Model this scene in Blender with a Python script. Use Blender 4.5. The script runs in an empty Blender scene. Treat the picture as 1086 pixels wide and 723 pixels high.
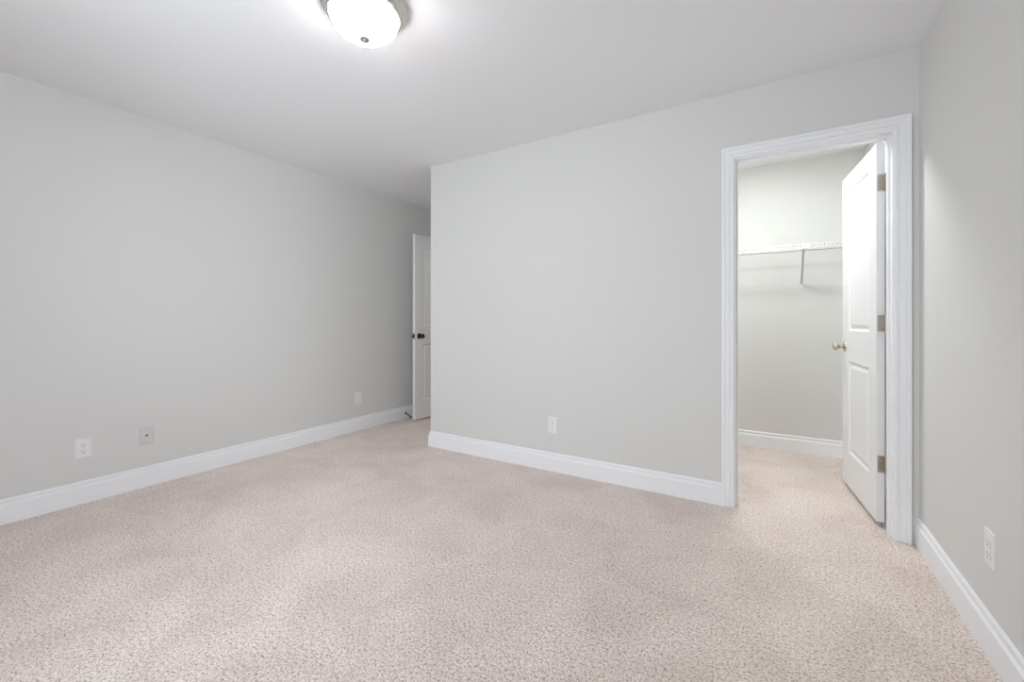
import bpy, bmesh, math, random
from mathutils import Vector, Matrix

# ------------------------------------------------------------------ camera, sky, light, exposure
scene = bpy.context.scene
C = scene.collection
W, HPX = 1086, 723
F_PX, HORIZON, CAM_H, YAW = 453.0, 340.0, 1.092, math.radians(31.4)

cd = bpy.data.cameras.new('camera')
cam = bpy.data.objects.new('camera', cd)
C.objects.link(cam)
cd.sensor_fit = 'HORIZONTAL'
cd.sensor_width = 36.0
cd.lens = F_PX / W * 36.0
cd.shift_y = -(HPX / 2 - HORIZON) / W
cd.clip_start = 0.02
cam.location = (0, 0, CAM_H)
cam.rotation_euler = (math.pi / 2, 0, YAW)
scene.camera = cam

scene.view_settings.view_transform = 'Standard'
scene.view_settings.look = 'None'
scene.view_settings.gamma = 1.0
scene.view_settings.use_curve_mapping = False
scene.view_settings.exposure = 0.06
scene.cycles.max_bounces = 14
scene.cycles.diffuse_bounces = 10
scene.cycles.use_adaptive_sampling = False

world = bpy.data.worlds.new('daylight')
scene.world = world
world.use_nodes = True
wn = world.node_tree
bg = wn.nodes['Background']
bg.inputs['Color'].default_value = (0.72, 0.85, 1.0, 1)
bg.inputs['Strength'].default_value = 0.8

ADDED_REAR_WINDOW_POWER = 71.0     # added daylight, through an unseen window put in behind the camera
ADDED_SIDE_WINDOW_POWER = 50.0     # added daylight, through an unseen right-wall window put in to brighten the left wall
LAMP_STRENGTH = 21.0         # the lit glass bowl of the ceiling light
CLOSET_POWER = 16.3          # the closet's flush light: its diffuser below
CLOSET_BULB_POWER = 3.0      # the closet's own bulb
HALL_POWER = 8.4             # spill in the hallway past the open door


def area_light(name, loc, rot, sx, sy, power, color):
    l = bpy.data.lights.new(name, 'AREA')
    l.shape = 'RECTANGLE'
    l.size, l.size_y = sx, sy
    l.energy, l.color = power, color
    o = bpy.data.objects.new(name, l)
    C.objects.link(o)
    o.location, o.rotation_euler = loc, rot
    return o


def point_light(name, loc, power, color, radius):
    l = bpy.data.lights.new(name, 'POINT')
    l.energy, l.color, l.shadow_soft_size = power, color, radius
    o = bpy.data.objects.new(name, l)
    C.objects.link(o)
    o.location = loc
    return o


# ------------------------------------------------------------------ dimensions (metres; camera stands at x = y = 0)
CEIL = 2.43
XL, XR = -3.53, 0.61           # left and right wall faces
YC, TH = 2.81, 0.115           # centre wall face, wall thickness
XC = -2.545                    # outer corner of the centre wall
YB = 4.10                      # back wall of the entry recess
YK = 4.275                     # back wall of the closet
XK = -1.30                     # left wall of the closet
YR = -0.95                     # rear wall, behind the camera
DX0, DX1, DZ = -0.187, 0.510, 2.034   # closet doorway between its jambs
EX0, EX1 = -3.300, -2.632      # entry doorway between its jambs
HY = 5.4                       # far side of the hallway beyond

area_light('added_window_light_rear', (-1.55, YR - 0.30, 1.45), (math.radians(90), 0, 0), 1.5, 1.4, ADDED_REAR_WINDOW_POWER, (0.84, 0.93, 1.0))  # fill outside the added rear window
area_light('added_window_light_side', (XR + 0.30, -0.10, 1.45), (math.radians(90), 0, math.radians(90)), 1.1, 1.4, ADDED_SIDE_WINDOW_POWER, (0.84, 0.915, 1.0))  # fill outside the added side window, aimed at the left wall
disk = area_light('closet_ceiling_light', (-0.18, 3.32, 2.39), (0, 0, 0), 0.26, 0.26, CLOSET_POWER, (0.94, 0.985, 0.985))
disk.data.shape = 'DISK'
point_light('closet_bulb_light', (-0.18, 3.32, 2.33), CLOSET_BULB_POWER, (0.94, 0.985, 0.985), 0.09)
point_light('hallway_light', (-2.9, 4.9, 2.2), HALL_POWER, (1.0, 0.96, 0.9), 0.1)


# ------------------------------------------------------------------ materials
def mat(name, color, rough=0.5, metal=0.0, spec=0.5):
    m = bpy.data.materials.new(name)
    m.use_nodes = True
    b = m.node_tree.nodes['Principled BSDF']
    b.inputs['Base Color'].default_value = (*color, 1)
    b.inputs['Roughness'].default_value = rough
    b.inputs['Metallic'].default_value = metal
    b.inputs['Specular IOR Level'].default_value = spec
    return m, m.node_tree.nodes, m.node_tree.links, b


def painted(name, color, rough, scale, bump, spec=0.4):
    """roller-painted surface: a faint orange-peel"""
    m, n, l, b = mat(name, color, rough, 0, spec)
    tc = n.new('ShaderNodeTexCoord')
    no = n.new('ShaderNodeTexNoise')
    no.inputs['Scale'].default_value = scale
    no.inputs['Detail'].default_value = 3
    bp = n.new('ShaderNodeBump')
    bp.inputs['Strength'].default_value = bump
    bp.inputs['Distance'].default_value = 0.001
    l.new(tc.outputs['Object'], no.inputs['Vector'])
    l.new(no.outputs['Fac'], bp.inputs['Height'])
    l.new(bp.outputs['Normal'], b.inputs['Normal'])
    return m


M_WALL = painted('pale_grey_wall_paint', (0.68, 0.674, 0.655), 0.65, 260, 0.12, 0.3)
M_CEIL = painted('ceiling_paint', (0.835, 0.84, 0.855), 0.85, 200, 0.15, 0.2)
M_TRIM = mat('white_trim_paint', (0.855, 0.86, 0.875), 0.38, 0, 0.4)[0]
M_DOOR = painted('white_door_paint', (0.80, 0.80, 0.80), 0.36, 140, 0.06, 0.45)
M_PLATE = painted('white_plastic', (0.80, 0.79, 0.79), 0.35, 60, 0.02, 0.45)
M_PLATE_GREY = painted('painted_over_plastic', (0.63, 0.625, 0.605), 0.5, 60, 0.03, 0.35)
M_WIRE = painted('white_vinyl_coated_wire', (0.80, 0.80, 0.79), 0.4, 300, 0.02)
M_SLOT = mat('dark_slot', (0.03, 0.03, 0.03), 0.6)[0]
M_BLACK = mat('black_rubber', (0.02, 0.02, 0.02), 0.6)[0]


def metal(name, color, rough):
    m, n, l, b = mat(name, color, rough, 1.0)
    tc = n.new('ShaderNodeTexCoord')
    no = n.new('ShaderNodeTexNoise')
    no.inputs['Scale'].default_value = 90
    mr = n.new('ShaderNodeMapRange')
    mr.inputs['To Min'].default_value = rough * 0.85
    mr.inputs['To Max'].default_value = rough * 1.2
    l.new(tc.outputs['Object'], no.inputs['Vector'])
    l.new(no.outputs['Fac'], mr.inputs['Value'])
    l.new(mr.outputs['Result'], b.inputs['Roughness'])
    return m


M_NICKEL = metal('brushed_nickel', (0.68, 0.655, 0.615), 0.22)
M_KNOB = metal('satin_nickel', (0.60, 0.54, 0.43), 0.22)
M_HINGE = metal('hinge_nickel', (0.50, 0.45, 0.39), 0.42)
M_BRONZE = metal('dark_bronze', (0.07, 0.065, 0.065), 0.25)
M_SCREW = metal('screw_steel', (0.35, 0.33, 0.30), 0.4)


def glass_bowl():
    m, n, l, b = mat('lit_frosted_glass', (0.95, 0.94, 0.92), 0.35)
    b.inputs['Emission Color'].default_value = (1.0, 0.945, 0.955, 1)
    b.inputs['Emission Strength'].default_value = LAMP_STRENGTH
    return m


M_BOWL = glass_bowl()


def window_glass():
    m = bpy.data.materials.new('window_glass')
    m.use_nodes = True
    n, l = m.node_tree.nodes, m.node_tree.links
    n.remove(n['Principled BSDF'])
    t, g, mx, fr = n.new('ShaderNodeBsdfTransparent'), n.new('ShaderNodeBsdfGlossy'), n.new('ShaderNodeMixShader'), n.new('ShaderNodeFresnel')
    g.inputs['Roughness'].default_value = 0.02
    l.new(fr.outputs[0], mx.inputs[0])
    l.new(t.outputs[0], mx.inputs[1])
    l.new(g.outputs[0], mx.inputs[2])
    l.new(mx.outputs[0], n['Material Output'].inputs['Surface'])
    return m


M_GLASS = window_glass()


def carpet():
    m, n, l, b = mat('beige_cut_pile_carpet', (0.5, 0.45, 0.42), 0.95, 0, 0.08)
    b.inputs['Sheen Weight'].default_value = 0.15
    b.inputs['Sheen Roughness'].default_value = 0.6
    tc = n.new('ShaderNodeTexCoord')

    def noise(scale, detail, rough=0.5, dist=0.0):
        t = n.new('ShaderNodeTexNoise')
        t.inputs['Scale'].default_value = scale
        t.inputs['Detail'].default_value = detail
        t.inputs['Roughness'].default_value = rough
        t.inputs['Distortion'].default_value = dist
        l.new(tc.outputs['Object'], t.inputs['Vector'])
        return t

    def ramp(src, stops):
        r = n.new('ShaderNodeValToRGB')
        e = r.color_ramp.elements
        e[0].position, e[0].color = stops[0][0], (*stops[0][1], 1)
        e[1].position, e[1].color = stops[-1][0], (*stops[-1][1], 1)
        for p, c in stops[1:-1]:
            k = e.new(p)
            k.color = (*c, 1)
        l.new(src, r.inputs['Fac'])
        return r

    def mix(kind, fac, a, bb):
        x = n.new('ShaderNodeMix')
        x.data_type = 'RGBA'
        x.blend_type = kind
        if isinstance(fac, float):
            x.inputs[0].default_value = fac
        else:
            l.new(fac, x.inputs[0])
        l.new(a, x.inputs[6])
        l.new(bb, x.inputs[7])
        return x.outputs[2]

    # yarn tufts: flecks of darker and lighter twist, a few mm across
    fleck = noise(150, 4, 0.68)
    coarse = noise(78, 3, 0.6)
    both = n.new('ShaderNodeMix')
    both.inputs[0].default_value = 0.30
    l.new(fleck.outputs['Fac'], both.inputs[2])
    l.new(coarse.outputs['Fac'], both.inputs[3])
    fleck_fac = both.outputs[0]
    flecks = ramp(fleck_fac, [(0.355, (0.19, 0.135, 0.10)), (0.435, (0.62, 0.50, 0.44)), (0.505, (0.89, 0.765, 0.70)), (0.60, (1.0, 0.95, 0.90))])
    # the pile leans this way and that where it was walked on and vacuumed
    nap = noise(2.6, 4, 0.62, 0.6)
    naps = ramp(nap.outputs['Fac'], [(0.36, (0.86, 0.835, 0.83)), (0.52, (0.95, 0.94, 0.935)), (0.66, (1.0, 1.0, 1.0))])
    col = mix('MULTIPLY', 1.0, flecks.outputs['Color'], naps.outputs['Color'])
    l.new(col, b.inputs['Base Color'])
    vo = n.new('ShaderNodeTexVoronoi')
    vo.inputs['Scale'].default_value = 190
    l.new(tc.outputs['Object'], vo.inputs['Vector'])
    hs = n.new('ShaderNodeMath')
    hs.operation = 'SUBTRACT'
    l.new(fleck_fac, hs.inputs[0])
    sc = n.new('ShaderNodeMath')
    sc.operation = 'MULTIPLY'
    sc.inputs[1].default_value = 0.5
    l.new(vo.outputs['Distance'], sc.inputs[0])
    l.new(sc.outputs[0], hs.inputs[1])
    bp = n.new('ShaderNodeBump')
    bp.inputs['Strength'].default_value = 0.75
    bp.inputs['Distance'].default_value = 0.006
    l.new(hs.outputs[0], bp.inputs['Height'])
    l.new(bp.outputs['Normal'], b.inputs['Normal'])
    return m


M_CARPET = carpet()


# ------------------------------------------------------------------ mesh helpers
def link(name, bm, material, parent=None, smooth=False, loc=None, rot=None):
    bmesh.ops.recalc_face_normals(bm, faces=bm.faces[:])
    me = bpy.data.meshes.new(name)
    bm.to_mesh(me)
    bm.free()
    for mm in (material if isinstance(material, (list, tuple)) else [material]):
        me.materials.append(mm)
    if smooth:
        for p in me.polygons:
            p.use_smooth = True
        me.set_sharp_from_angle(angle=math.radians(35))
    o = bpy.data.objects.new(name, me)
    C.objects.link(o)
    if parent is not None:
        o.parent = parent
    if loc is not None:
        o.location = loc
    if rot is not None:
        o.rotation_euler = rot
    return o


def tag(o, label, cat, group=None, kind=None):
    o['label'], o['category'] = label, cat
    if group:
        o['group'] = group
    if kind:
        o['kind'] = kind
    return o


def thing(name, label, cat, loc, rotz=0.0, group=None, kind=None):
    o = bpy.data.objects.new(name, None)
    C.objects.link(o)
    o.location, o.rotation_euler = loc, (0, 0, rotz)
    o.empty_display_size = 0.05
    return tag(o, label, cat, group, kind)


def box(bm, x0, x1, y0, y1, z0, z1, bevel=0.0):
    r = bmesh.ops.create_cube(bm, size=1.0)
    vs = r['verts']
    for v in vs:
        v.co = Vector((x0 + (v.co.x + 0.5) * (x1 - x0), y0 + (v.co.y + 0.5) * (y1 - y0), z0 + (v.co.z + 0.5) * (z1 - z0)))
    if bevel:
        es = {e for v in vs for e in v.link_edges}
        bmesh.ops.bevel(bm, geom=list(es), offset=bevel, segments=2, profile=0.6, affect='EDGES')


def sweep(bm, path, profile, mapping):
    """profile of (offset to the left of the path, height) carried along a mitred 2-D path"""
    pts = [Vector(p) for p in path]
    rings = []
    for i, p in enumerate(pts):
        ns = []
        if i > 0:
            d = (pts[i] - pts[i - 1]).normalized()
            ns.append(Vector((-d.y, d.x)))
        if i < len(pts) - 1:
            d = (pts[i + 1] - pts[i]).normalized()
            ns.append(Vector((-d.y, d.x)))
        if len(ns) == 2:
            mt = (ns[0] + ns[1]).normalized()
            mt = mt / mt.dot(ns[0])
        else:
            mt = ns[0]
        rings.append([bm.verts.new(mapping(p.x + mt.x * o, p.y + mt.y * o, h)) for o, h in profile])
    k = len(profile)
    for a, b in zip(rings, rings[1:]):
        for j in range(k):
            bm.faces.new((a[j], a[(j + 1) % k], b[(j + 1) % k], b[j]))
    bm.faces.new(rings[0])
    bm.faces.new(rings[-1][::-1])


def lathe(bm, profile, axis='Z', seg=40, origin=(0, 0, 0), flip=1):
    """(radius, along-axis) profile turned about an axis"""
    o = Vector(origin)
    rings = []

    def put(a, b, h):
        h *= flip
        return o + {'Z': Vector((a, b, h)), 'X': Vector((h, a, b)), 'Y': Vector((a, h, b))}[axis]
    for r, h in profile:
        if r < 1e-6:
            rings.append([bm.verts.new(put(0, 0, h))])
        else:
            rings.append([bm.verts.new(put(r * math.cos(2 * math.pi * i / seg), r * math.sin(2 * math.pi * i / seg), h)) for i in range(seg)])
    for a, b in zip(rings, rings[1:]):
        for i in range(seg):
            j = (i + 1) % seg
            if len(a) == 1 and len(b) == 1:
                continue
            if len(a) == 1:
                bm.faces.new((a[0], b[i], b[j]))
            elif len(b) == 1:
                bm.faces.new((a[i], a[j], b[0]))
            else:
                bm.faces.new((a[i], a[j], b[j], b[i]))
    for ring in (rings[0], rings[-1]):
        if len(ring) > 1:
            bm.faces.new(ring)


def tube(bm, pts, r, seg=8):
    pts = [Vector(p) for p in pts]
    rings = []
    up = None
    for i, p in enumerate(pts):
        d = (pts[min(i + 1, len(pts) - 1)] - pts[max(i - 1, 0)]).normalized()
        if up is None:
            ref = Vector((0, 0, 1)) if abs(d.z) < 0.9 else Vector((1, 0, 0))
            a = d.cross(ref).normalized()
        else:
            a = (up - d * up.dot(d)).normalized()
        up = a
        b = d.cross(a)
        rings.append([bm.verts.new(p + (a * math.cos(2 * math.pi * k / seg) + b * math.sin(2 * math.pi * k / seg)) * r) for k in range(seg)])
    for a, b in zip(rings, rings[1:]):
        for k in range(seg):
            bm.faces.new((a[k], a[(k + 1) % seg], b[(k + 1) % seg], b[k]))
    bm.faces.new(rings[0])
    bm.faces.new(rings[-1][::-1])


def extrude_outline(bm, outline, y0, y1):
    """closed (x, z) outline given depth along y"""
    a = [bm.verts.new((x, y0, z)) for x, z in outline]
    b = [bm.verts.new((x, y1, z)) for x, z in outline]
    k = len(outline)
    for i in range(k):
        bm.faces.new((a[i], a[(i + 1) % k], b[(i + 1) % k], b[i]))
    bm.faces.new(a)
    bm.faces.new(b[::-1])


# ------------------------------------------------------------------ the shell
def struct(name, boxes, material, label, cat):
    bm = bmesh.new()
    for b in boxes:
        box(bm, *b)
    return tag(link(name, bm, material), label, cat, kind='structure')


struct('floor', [(XL - 0.12, XR + 0.12, YR - 0.12, HY + 0.1, -0.12, 0.0)], M_CARPET,
       'beige cut-pile carpet covering the whole floor', 'floor')
struct('ceiling', [(XL - 0.12, XR + 0.12, YR - 0.12, HY + 0.1, CEIL, CEIL + 0.12)], M_CEIL,
       'smooth white painted ceiling with the flush light on it', 'ceiling')
struct('wall_left', [(XL - TH, XL, YR - TH, HY, 0, CEIL)], M_WALL,
       'long pale grey wall on the left with three cover plates', 'wall')
WZ0, WZ1 = 0.75, 2.10
RWX, SWY = (-2.3, -0.8), (-0.65, 0.45)       # openings for the added windows: in the rear wall along x, in the right wall along y
struct('wall_right', [(XR, XR + TH, YR - TH, SWY[0], 0, CEIL), (XR, XR + TH, SWY[1], YK + TH, 0, CEIL),
                      (XR, XR + TH, SWY[0], SWY[1], 0, WZ0), (XR, XR + TH, SWY[0], SWY[1], WZ1, CEIL)], M_WALL,
       'pale grey wall at the right edge beside the closet doorway', 'wall')
struct('wall_center', [(XC, DX0 - 0.018, YC, YC + TH, 0, CEIL), (DX1 + 0.018, XR, YC, YC + TH, 0, CEIL),
                       (DX0 - 0.018, DX1 + 0.018, YC, YC + TH, DZ + 0.018, CEIL),
                       (XC, XC + TH, YC + TH, YB, 0, CEIL)], M_WALL,
       'pale grey wall in the middle holding the closet doorway', 'wall')
struct('wall_closet', [(XK - TH, XR, YK, YK + TH, 0, CEIL), (XK - TH, XK, YC + TH, YK, 0, CEIL)], M_WALL,
       'pale wall inside the closet behind the wire shelf', 'wall')
struct('wall_back', [(XL, EX0 - 0.018, YB, YB + TH, 0, CEIL), (EX1 + 0.018, XC + TH, YB, YB + TH, 0, CEIL),
                     (EX0 - 0.018, EX1 + 0.018, YB, YB + TH, DZ + 0.018, CEIL)], M_WALL,
       'dim grey wall at the end of the entry recess', 'wall')
struct('wall_hallway', [(XL, XC + TH, HY - 0.1, HY, 0, CEIL), (XC, XC + TH, YB + TH, HY - 0.1, 0, CEIL)], M_WALL,
       'grey hallway wall beyond the entry door', 'wall')
struct('wall_rear', [(XL, RWX[0], YR - TH, YR, 0, CEIL), (RWX[1], XR, YR - TH, YR, 0, CEIL),
                     (RWX[0], RWX[1], YR - TH, YR, 0, WZ0), (RWX[0], RWX[1], YR - TH, YR, WZ1, CEIL)], M_WALL,
       'pale grey wall with an added window, behind the viewer', 'wall')
for nm, lb, loc, rz, ww in (('added_window_1', 'unseen white framed window added in the rear wall for light', ((RWX[0] + RWX[1]) / 2, YR - TH / 2, WZ0), 0, RWX[1] - RWX[0]),
                            ('added_window_2', 'unseen white framed window added in the right wall for light', (XR + TH / 2, (SWY[0] + SWY[1]) / 2, WZ0), math.pi / 2, SWY[1] - SWY[0])):
    r = thing(nm, lb, 'window', loc, rz, kind='structure')  # out of view, added to let light into the room
    bm = bmesh.new()
    w, h = ww / 2, WZ1 - WZ0
    for q in ((-w, -w + .05, -.04, .04, 0, h), (w - .05, w, -.04, .04, 0, h), (-w + .05, w - .05, -.04, .04, 0, .05),
              (-w + .05, w - .05, -.04, .04, h - .05, h), (-w + .05, w - .05, -.03, .03, h / 2 - .02, h / 2 + .02)):
        box(bm, *q)
    link('window_frame', bm, M_TRIM, r)
    bm = bmesh.new()
    box(bm, -w + .05, w - .05, -.003, .003, .05, h - .05)
    link('pane', bm, M_GLASS, r)

# baseboards: flat board, a bead and an ogee cap
BASE = [(0, 0), (0.0160, 0), (0.0160, 0.0970), (0.0150, 0.0995), (0.0085, 0.1045), (0.0072, 0.1075), (0.0072, 0.1170),
        (0.0098, 0.1195), (0.0098, 0.1235), (0.0072, 0.1295), (0.0035, 0.133), (0, 0.133)]
flat = lambda x, y, h: (x, y, h)


def baseboard(name, path, label):
    bm = bmesh.new()
    sweep(bm, path, BASE, flat)
    return tag(link(name, bm, M_TRIM), label, 'baseboard', kind='structure')


CW = 0.064                                # casing width
CO0, CO1 = DX0 - 0.006 - CW, DX1 + 0.006 + CW
EO0, EO1 = EX0 - 0.006 - CW, EX1 + 0.006 + CW
baseboard('baseboard_left', [(XL, YB - 0.016), (XL, YR)], 'white baseboard along the long left wall')
baseboard('baseboard_center', [(CO0, YC), (XC, YC), (XC, YB - 0.016)], 'white baseboard wrapping the corner of the middle wall')
baseboard('baseboard_right', [(XR, YR), (XR, YC)], 'white baseboard along the right wall')
baseboard('baseboard_closet', [(XR, YC + TH), (XR, YK), (XK, YK), (XK, YC + TH)], 'white baseboard inside the closet')
baseboard('baseboard_rear', [(XL + 0.015, YR), (XR - 0.015, YR)], 'white baseboard under the added rear window')

# door casings
CASING = [(0, 0), (0, 0.0085), (0.0045, 0.0115), (0.0125, 0.0120), (0.0150, 0.0060), (0.0200, 0.0060), (0.0235, 0.0130),
          (0.0430, 0.0140), (0.0455, 0.0120), (0.0485, 0.0178), (0.0625, 0.0178), (0.064, 0.0165), (0.064, 0)]


def casing(name, x0, x1, top, y, out, label):
    bm = bmesh.new()
    path = [(x0 - 0.006, 0), (x0 - 0.006, top + 0.006), (x1 + 0.006, top + 0.006), (x1 + 0.006, 0)]
    sweep(bm, path, CASING, lambda u, v, h: (u, y + out * h, v))
    return tag(link(name, bm, M_TRIM), label, 'door casing', kind='structure')


casing('trim_1', DX0, DX1, DZ, YC, -1, 'white moulded casing around the closet doorway')
casing('trim_2', DX0, DX1, DZ, YC + TH, 1, 'white casing on the closet side of the closet doorway')


def jamb(name, x0, x1, top, y0, stop_y, label):
    bm = bmesh.new()
    y1 = y0 + TH
    box(bm, x0 - 0.018, x0, y0, y1, 0, top + 0.018)
    box(bm, x1, x1 + 0.018, y0, y1, 0, top + 0.018)
    box(bm, x0, x1, y0, y1, top, top + 0.018)
    s0, s1 = stop_y
    box(bm, x0, x0 + 0.010, s0, s1, 0, top)
    box(bm, x1 - 0.010, x1, s0, s1, 0, top)
    box(bm, x0 + 0.010, x1 - 0.010, s0, s1, top - 0.010, top)
    return tag(link(name, bm, M_TRIM), label, 'door jamb', kind='structure')


jamb('trim_3', DX0, DX1, DZ, YC, (YC + 0.045, YC + 0.077), 'white jamb lining the closet doorway')
jamb('trim_4', EX0, EX1, DZ, YB, (YB + 0.040, YB + 0.072), 'white jamb lining the entry doorway')
casing('trim_5', EX0, EX1, DZ, YB, -1, 'white casing around the entry doorway in the recess')


# ------------------------------------------------------------------ doors: two moulded panels each
def door_slab(w, z0, z1, t, panels):
    """slab from hinge edge (x = 0) to leading edge (x = w), faces at y = 0 and y = t, open holes where panels sit"""
    bm = bmesh.new()
    stile0, stile1 = panels[0][0], panels[0][1]
    box(bm, 0, stile0, 0, t, z0, z1)
    box(bm, stile1, w, 0, t, z0, z1)
    zs = [z0] + [z for p in panels for z in (p[2], p[3])] + [z1]
    for a, b in zip(zs[0::2], zs[1::2]):
        box(bm, stile0, stile1, 0, t, a, b)
    bmesh.ops.remove_doubles(bm, verts=bm.verts[:], dist=1e-5)
    return bm


def door_panel(x0, x1, z0, z1, t):
    bm = bmesh.new()
    steps = [(0, 0), (0.003, 0.0045), (0.009, 0.0100), (0.013, 0.0112), (0.018, 0.0112), (0.030, 0.0055), (0.040, 0.0022), (0.044, 0.0018)]
    for side in (0, 1):
        rings = []
        for i, d in steps:
            y = d if side == 0 else t - d
            rings.append([bm.verts.new(c) for c in ((x0 + i, y, z0 + i), (x1 - i, y, z0 + i), (x1 - i, y, z1 - i), (x0 + i, y, z1 - i))])
        for a, b in zip(rings, rings[1:]):
            for k in range(4):
                bm.faces.new((a[k], a[(k + 1) % 4], b[(k + 1) % 4], b[k]))
        bm.faces.new(rings[-1])
        if side == 0:
            first = rings[0]
        else:
            for k in range(4):
                bm.faces.new((first[k], first[(k + 1) % 4], rings[0][(k + 1) % 4], rings[0][k]))
    return bm


def knob(parent, x, z, t, material):
    """a round knob and rose on both faces of the door"""
    for y, f in ((0, -1), (t, 1)):
        bm = bmesh.new()
        lathe(bm, [(0, 0.0), (0.031, 0.0), (0.0325, 0.002), (0.0315, 0.005), (0.026, 0.009), (0.016, 0.0115), (0.0125, 0.013), (0.0115, 0.030),
                   (0.014, 0.034), (0.0205, 0.038), (0.0255, 0.045), (0.0268, 0.052), (0.0250, 0.059), (0.0200, 0.0645), (0.0120, 0.0675), (0, 0.0685)],
              'Y', 32, (x, y, z), f)
        link('door_knob', bm, material, parent, smooth=True)


def hinge(parent, zc, t, jamb_x, jamb_y):
    """leaf let into the door's hinge edge, its barrel on the y = 0 face, and the leaf on the jamb (world x, y range)"""
    hh, r = 0.0445, 0.007
    y1 = t - 0.005
    out = [(-0.001, -hh), (-0.001, hh)]
    for cz, a0 in ((hh - r, 90), (-hh + r, 0)):
        out += [(y1 - r + r * math.cos(math.radians(a0 - k * 18)), cz + r * math.sin(math.radians(a0 - k * 18))) for k in range(6)]
    bm = bmesh.new()
    a = [bm.verts.new((-0.0018, y, zc + z)) for y, z in out]
    b = [bm.verts.new((0.0, y, zc + z)) for y, z in out]
    k = len(out)
    for i in range(k):
        bm.faces.new((a[i], a[(i + 1) % k], b[(i + 1) % k], b[i]))
    bm.faces.new(a)
    bm.faces.new(b[::-1])
    # the other leaf lies on the jamb
    inv = (Matrix.Translation(parent.location) @ Matrix.Rotation(parent.rotation_euler.z, 4, 'Z')).inverted()
    (jx0, jx1), (jy0, jy1) = jamb_x, jamb_y
    vs = {}
    for ix, x in enumerate((jx0, jx1)):
        for iy, y in enumerate((jy0, jy1)):
            for iz, z in enumerate((zc - hh, zc + hh)):
                vs[ix, iy, iz] = bm.verts.new(inv @ Vector((x, y, z)))
    for f in (((0,0,0),(0,0,1),(0,1,1),(0,1,0)), ((1,0,0),(1,0,1),(1,1,1),(1,1,0)), ((0,0,0),(1,0,0),(1,0,1),(0,0,1)),
              ((0,1,0),(1,1,0),(1,1,1),(0,1,1)), ((0,0,0),(0,1,0),(1,1,0),(1,0,0)), ((0,0,1),(0,1,1),(1,1,1),(1,0,1))):
        bm.faces.new([vs[q] for q in f])
    h = link('hinge', bm, M_HINGE, parent)
    bm = bmesh.new()
    px, py = -0.001, -0.0045
    L = 2 * hh / 5
    for j in range(5):
        lathe(bm, [(0, 0.0005), (0.0050, 0.0005), (0.0055, 0.0012), (0.0055, L - 0.0012), (0.0050, L - 0.0005), (0, L - 0.0005)],
              'Z', 16, (px, py, zc - hh + j * L))
    for s in (-1, 1):
        lathe(bm, [(0, 0), (0.0045, 0.0), (0.0050, 0.002), (0.0032, 0.0045), (0, 0.0055)], 'Z', 14, (px, py, zc + s * hh), s)
    link('hinge_barrel', bm, M_HINGE, h, smooth=True)
    for (yy, zz) in ((0.011, -0.031), (0.021, 0.0), (0.011, 0.031)):
        bm = bmesh.new()
        lathe(bm, [(0, 0.0015), (0.0036, 0.0015), (0.0036, 0.0026), (0.0022, 0.0032), (0, 0.0030)], 'X', 12, (0, yy, zc + zz), -1)
        link('screw', bm, M_SCREW, h, smooth=True)


def build_door(root, w, t, panels, z0, z1, knob_mat, knob_z, hinge_zs, jamb_x, jamb_y):
    link('door_slab', door_slab(w, z0, z1, t, panels), M_DOOR, root)
    for p in panels:
        link('door_panel', door_panel(p[0], p[1], p[2], p[3], t), M_DOOR, root)
    knob(root, w - 0.062, knob_z, t, knob_mat)
    bm = bmesh.new()
    box(bm, w - 0.0002, w + 0.0012, t / 2 - 0.0125, t / 2 + 0.0125, knob_z - 0.0285, knob_z + 0.0285, 0.0004)
    lp = link('latch_plate', bm, knob_mat, root)
    bm = bmesh.new()
    outl = [(w + 0.001, t / 2 - 0.006), (w + 0.011, t / 2 - 0.006), (w + 0.004, t / 2 + 0.006), (w + 0.001, t / 2 + 0.006)]
    a = [bm.verts.new((x, y, knob_z - 0.009)) for x, y in outl]
    b = [bm.verts.new((x, y, knob_z + 0.009)) for x, y in outl]
    for i in range(4):
        bm.faces.new((a[i], a[(i + 1) % 4], b[(i + 1) % 4], b[i]))
    bm.faces.new(a)
    bm.faces.new(b[::-1])
    link('latch_bolt', bm, knob_mat, lp)
    for z in hinge_zs:
        hinge(root, z, t, jamb_x, jamb_y)


# local x runs from the hinge edge to the leading edge; the face at y = t is the one seen from the room
cdoor = thing('door_1', 'white two panel closet door swung open into the closet', 'door', (0.5040, 2.945, 0.0), math.atan2(0.66, -0.066), kind='structure')
build_door(cdoor, 0.676, 0.035, [(0.122, 0.532, 0.245, 0.832), (0.122, 0.532, 1.028, 1.925)], 0.028, 2.030, M_KNOB, 0.922,
           (0.334, 1.078, 1.822), (DX1 - 0.0022, DX1), (YC + 0.082, YC + TH))
edoor = thing('door_2', 'white two panel entry door with dark knob, half hidden by the middle wall corner', 'door', (-3.2960, 4.068, 0.0), math.atan2(-0.676, -0.036), kind='structure')
build_door(edoor, 0.676, 0.035, [(0.110, 0.566, 0.225, 0.832), (0.110, 0.566, 1.040, 1.915)], 0.022, 2.028, M_BRONZE, 0.925,
           (0.334, 1.078, 1.822), (EX0, EX0 + 0.0022), (YB + 0.001, YB + 0.034))


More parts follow.
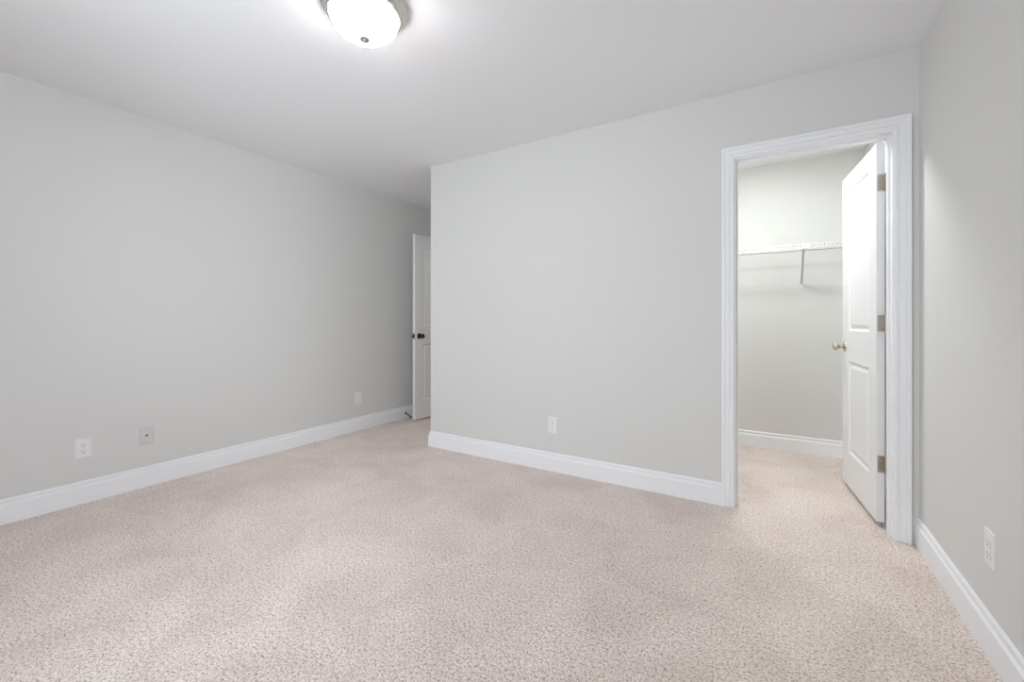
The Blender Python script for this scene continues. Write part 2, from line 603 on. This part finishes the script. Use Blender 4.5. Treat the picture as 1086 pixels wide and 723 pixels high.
# ------------------------------------------------------------------ ceiling light
LX, LY = -1.478, 1.221
lamp = thing('ceiling_light', 'lit flush ceiling light with frosted glass bowl and stepped nickel rim', 'ceiling light', (LX, LY, CEIL))
bm = bmesh.new()
lathe(bm, [(0, 0), (0.176, 0), (0.1785, -0.003), (0.1785, -0.011), (0.1755, -0.0145), (0.1700, -0.0165), (0.1680, -0.020), (0.1690, -0.0235),
           (0.1680, -0.030), (0.1625, -0.0345), (0.1570, -0.0365), (0.1550, -0.041), (0.1560, -0.046), (0.1520, -0.0505), (0.1440, -0.0520),
           (0.1400, -0.0500), (0.1400, -0.030), (0, -0.028)], 'Z', 72)
link('rim', bm, M_NICKEL, lamp, smooth=True)
bm = bmesh.new()
bowl = [(0.1385, -0.040), (0.1390, -0.0540)]
for k in range(1, 17):
    a = math.radians(90 * k / 16)
    bowl.append((0.1390 * math.cos(a) ** 0.96 if k < 16 else 0.0, -0.0540 - 0.0880 * math.sin(a)))
lathe(bm, bowl, 'Z', 72)
link('glass_bowl', bm, M_BOWL, lamp, smooth=True)
bm = bmesh.new()
lathe(bm, [(0, -0.138), (0.0190, -0.138), (0.0215, -0.1405), (0.0220, -0.1440), (0.0205, -0.1475), (0.0130, -0.1490), (0.0070, -0.1500), (0.0060, -0.1530), (0, -0.1545)], 'Z', 32)
link('finial', bm, M_NICKEL, lamp, smooth=True)


# ------------------------------------------------------------------ cover plates on the walls (front faces local -y)
def cover_plate(w, h, holes=()):
    bm = bmesh.new()
    pr = [(0, 0.0), (0, 0.0022), (0.0012, 0.0040), (0.0030, 0.0052), (0.0060, 0.0058)]
    rings = [[bm.verts.new(c) for c in ((-w / 2 + i, -d, -h / 2 + i), (w / 2 - i, -d, -h / 2 + i), (w / 2 - i, -d, h / 2 - i), (-w / 2 + i, -d, h / 2 - i))] for i, d in pr]
    for a, b in zip(rings, rings[1:]):
        for k in range(4):
            bm.faces.new((a[k], a[(k + 1) % 4], b[(k + 1) % 4], b[k]))
    bm.faces.new(rings[0])
    bm.faces.new(rings[-1])
    return bm


def receptacle_outline(zc):
    """round face with flattened top and bottom"""
    pts = []
    for k in range(48):
        a = 2 * math.pi * k / 48
        pts.append((0.0172 * math.cos(a), zc + max(-0.0142, min(0.0142, 0.0172 * math.sin(a)))))
    return pts


def plate_screw(parent, z, material=None):
    bm = bmesh.new()
    lathe(bm, [(0, 0.0055), (0.0036, 0.0055), (0.0036, 0.0064), (0.0022, 0.0071), (0, 0.0072)], 'Y', 16, (0, 0, z), -1)
    s = link('screw', bm, material or M_PLATE, parent, smooth=True)
    bm = bmesh.new()
    box(bm, -0.0030, 0.0030, -0.00735, -0.0070, z - 0.0004, z + 0.0004)
    link('screw_slot', bm, M_SLOT, s)


def make_outlet(label, loc, rz):
    r = thing('electrical_outlet', label, 'outlet', loc, rz, 'white duplex outlets low on the walls')
    link('cover_plate', cover_plate(0.0740, 0.1180), M_PLATE, r)
    for zc in (0.0195, -0.0195):
        bm = bmesh.new()
        extrude_outline(bm, receptacle_outline(zc), -0.0082, -0.0050)
        f = link('receptacle', bm, M_PLATE, r)
        for q in ((-0.0078, -0.0058, 0.0005, 0.0085), (0.0058, 0.0074, 0.0010, 0.0080)):
            bm = bmesh.new()
            box(bm, q[0], q[1], -0.0085, -0.0080, zc + q[2], zc + q[3])
            link('slot', bm, M_SLOT, f)
        bm = bmesh.new()
        lathe(bm, [(0, 0.0080), (0.0030, 0.0080), (0.0030, 0.0085), (0, 0.0085)], 'Y', 14, (0, 0, zc - 0.0072), -1)
        link('ground_hole', bm, M_SLOT, f)
    plate_screw(r, 0.0)
    return r


def copy_tree(o, parent=None):
    c = o.copy()
    C.objects.link(c)
    if parent is not None:
        c.parent = parent
    for ch in list(o.children):
        copy_tree(ch, c)
    return c


HALF = math.pi / 2
outlet = make_outlet('white outlet nearest the left edge, on the left wall beside the cable plate', (XL, 0.847, 0.328), HALF)
for loc, rz, label in (((XL, 2.842, 0.318), HALF, 'white outlet on the left wall, the far one close to the dark recess'),
                       ((-1.367, YC, 0.332), 0.0, 'white outlet low on the middle wall left of the closet doorway'),
                       ((XR, 2.010, 0.345), -HALF, 'white outlet on the right wall above its baseboard')):
    c = copy_tree(outlet)
    c.location, c.rotation_euler, c['label'] = loc, (0, 0, rz), label

cx = thing('cable_jack_plate', 'wall coloured square-edged plate with one round jack on the left wall', 'cable plate', (XL, 1.150, 0.336), HALF)
link('cover_plate', cover_plate(0.0740, 0.1180), M_PLATE_GREY, cx)
bm = bmesh.new()
lathe(bm, [(0, 0.0050), (0.0075, 0.0050), (0.0075, 0.0078), (0.0050, 0.0080), (0.0048, 0.0140), (0.0040, 0.0150), (0.0030, 0.0150), (0.0024, 0.0110), (0, 0.0110)], 'Y', 18, (0, 0, 0), -1)
link('coaxial_jack', bm, M_SCREW, cx, smooth=True)
for z in (0.0417, -0.0417):
    plate_screw(cx, z, M_PLATE_GREY)


# ------------------------------------------------------------------ spring door stop on the left baseboard
ds = thing('door_stop', 'dark spring door stop on the left baseboard beside the entry door', 'door stop', (XL + 0.016, 3.470, 0.056))
bm = bmesh.new()
lathe(bm, [(0, 0), (0.0125, 0), (0.0125, 0.002), (0.0095, 0.005), (0.0060, 0.009), (0, 0.010)], 'X', 20)
link('base', bm, M_BRONZE, ds, smooth=True)
bm = bmesh.new()
tube(bm, [(0.006 + 0.062 * k / 220, 0.0046 * math.cos(2 * math.pi * k / 10), 0.0046 * math.sin(2 * math.pi * k / 10) - 0.033 * (k / 220) ** 1.25) for k in range(221)], 0.0013, 6)
link('spring', bm, M_BRONZE, ds, smooth=True)
bm = bmesh.new()
lathe(bm, [(0, 0.066), (0.0068, 0.066), (0.0080, 0.068), (0.0080, 0.077), (0.0065, 0.080), (0, 0.0805)], 'X', 20)
bmesh.ops.rotate(bm, verts=bm.verts[:], cent=(0.066, 0, 0), matrix=Matrix.Rotation(0.5, 3, 'Y'))
bmesh.ops.translate(bm, verts=bm.verts[:], vec=(0, 0, -0.0325))
link('rubber_tip', bm, M_BLACK, ds, smooth=True)


# ------------------------------------------------------------------ wire shelf in the closet
SY0, SZ, LIP = YK - 0.305, 1.682, 0.034
SX0, SX1 = XK + 0.006, XR - 0.006
shelf = thing('wire_shelf', 'white ventilated wire shelf on the closet back wall with a slanting brace', 'wire shelf', ((SX0 + SX1) / 2, YK, SZ))
ox = (SX0 + SX1) / 2
rel = lambda pts: [(x - ox, y - YK, z - SZ) for x, y, z in pts]


def wire_part(name, runs, r, parent=shelf, seg=8, material=None):
    bm = bmesh.new()
    for pts in runs:
        tube(bm, rel(pts), r, seg)
    return link(name, bm, material or M_WIRE, parent, smooth=True)


wire_part('front_rail', [[(SX0, SY0, SZ - 0.0045), (SX1, SY0, SZ - 0.0045)]], 0.0032)
wire_part('lip_rail', [[(SX0, SY0 - 0.001, SZ - LIP), (SX1, SY0 - 0.001, SZ - LIP)]], 0.0034)
wire_part('back_rail', [[(SX0, YK - 0.006, SZ - 0.0045), (SX1, YK - 0.006, SZ - 0.0045)]], 0.0032)
wire_part('middle_rail', [[(SX0, YK - 0.150, SZ - 0.0045), (SX1, YK - 0.150, SZ - 0.0045)]], 0.0030)
n_w = int((SX1 - SX0) / 0.0254)
deck = []
for k in range(n_w + 1):
    x = SX0 + 0.006 + k * (SX1 - SX0 - 0.012) / n_w
    deck.append([(x, YK - 0.004, SZ), (x, SY0 + 0.002, SZ), (x, SY0 - 0.0025, SZ - 0.004), (x, SY0 - 0.0032, SZ - 0.010), (x, SY0 - 0.0032, SZ - LIP)])
wire_part('deck_wires', deck, 0.0017, seg=6)


def brace(x):
    bm = bmesh.new()
    a, b = Vector((x, SY0 - 0.004, SZ - LIP + 0.012)), Vector((x, YK - 0.004, 1.398))
    d = (b - a).normalized()
    nrm = Vector((0, d.z, -d.y))
    w, t = 0.0085, 0.0065
    # folded steel strip: hook over the lip, the arm, a flattened foot on the wall
    prof = [(-w, -t), (w, -t), (w, t), (w - 0.002, t), (w - 0.002, -t + 0.002), (-w + 0.002, -t + 0.002), (-w + 0.002, t), (-w, t)]
    rings = [[bm.verts.new(tuple(rel([tuple(p + Vector((u, 0, 0)) + nrm * v)])[0])) for u, v in prof] for p in (a, b)]
    k = len(prof)
    for i in range(k):
        bm.faces.new((rings[0][i], rings[0][(i + 1) % k], rings[1][(i + 1) % k], rings[1][i]))
    bm.faces.new(rings[0])
    bm.faces.new(rings[1][::-1])
    br = link('brace', bm, M_WIRE, shelf)
    bm = bmesh.new()
    q = rel([(x, YK, 1.398)])[0]
    box(bm, q[0] - 0.009, q[0] + 0.009, -0.0035, 0.0, q[2] - 0.034, q[2] + 0.010, 0.001)
    link('brace_foot', bm, M_WIRE, br)
    bm = bmesh.new()
    q = rel([(x, SY0, SZ)])[0]
    box(bm, q[0] - 0.0065, q[0] + 0.0065, q[1] - 0.0105, q[1] - 0.0055, -LIP - 0.006, 0.004, 0.001)
    box(bm, q[0] - 0.0065, q[0] + 0.0065, q[1] - 0.0105, q[1] + 0.010, 0.0022, 0.0052, 0.001)
    link('brace_hook', bm, M_WIRE, br)


brace(0.203)
brace(-0.72)
for x in (-0.058, 0.237, -0.55, -1.0):
    bm = bmesh.new()
    q = rel([(x, SY0, SZ)])[0]
    box(bm, q[0] - 0.005, q[0] + 0.005, q[1] - 0.0085, q[1] - 0.0040, -LIP - 0.005, 0.003, 0.001)
    link('lip_clip', bm, M_WIRE, shelf)
for x, s in ((SX0, -1), (SX1, 1)):
    bm = bmesh.new()
    q = rel([(x, SY0, SZ)])[0]
    xx = sorted((q[0] - s * 0.004, q[0] + s * 0.006))
    box(bm, xx[0], xx[1], q[1] - 0.008, q[1] + 0.022, -LIP - 0.012, 0.010, 0.001)
    link('end_bracket', bm, M_WIRE, shelf)
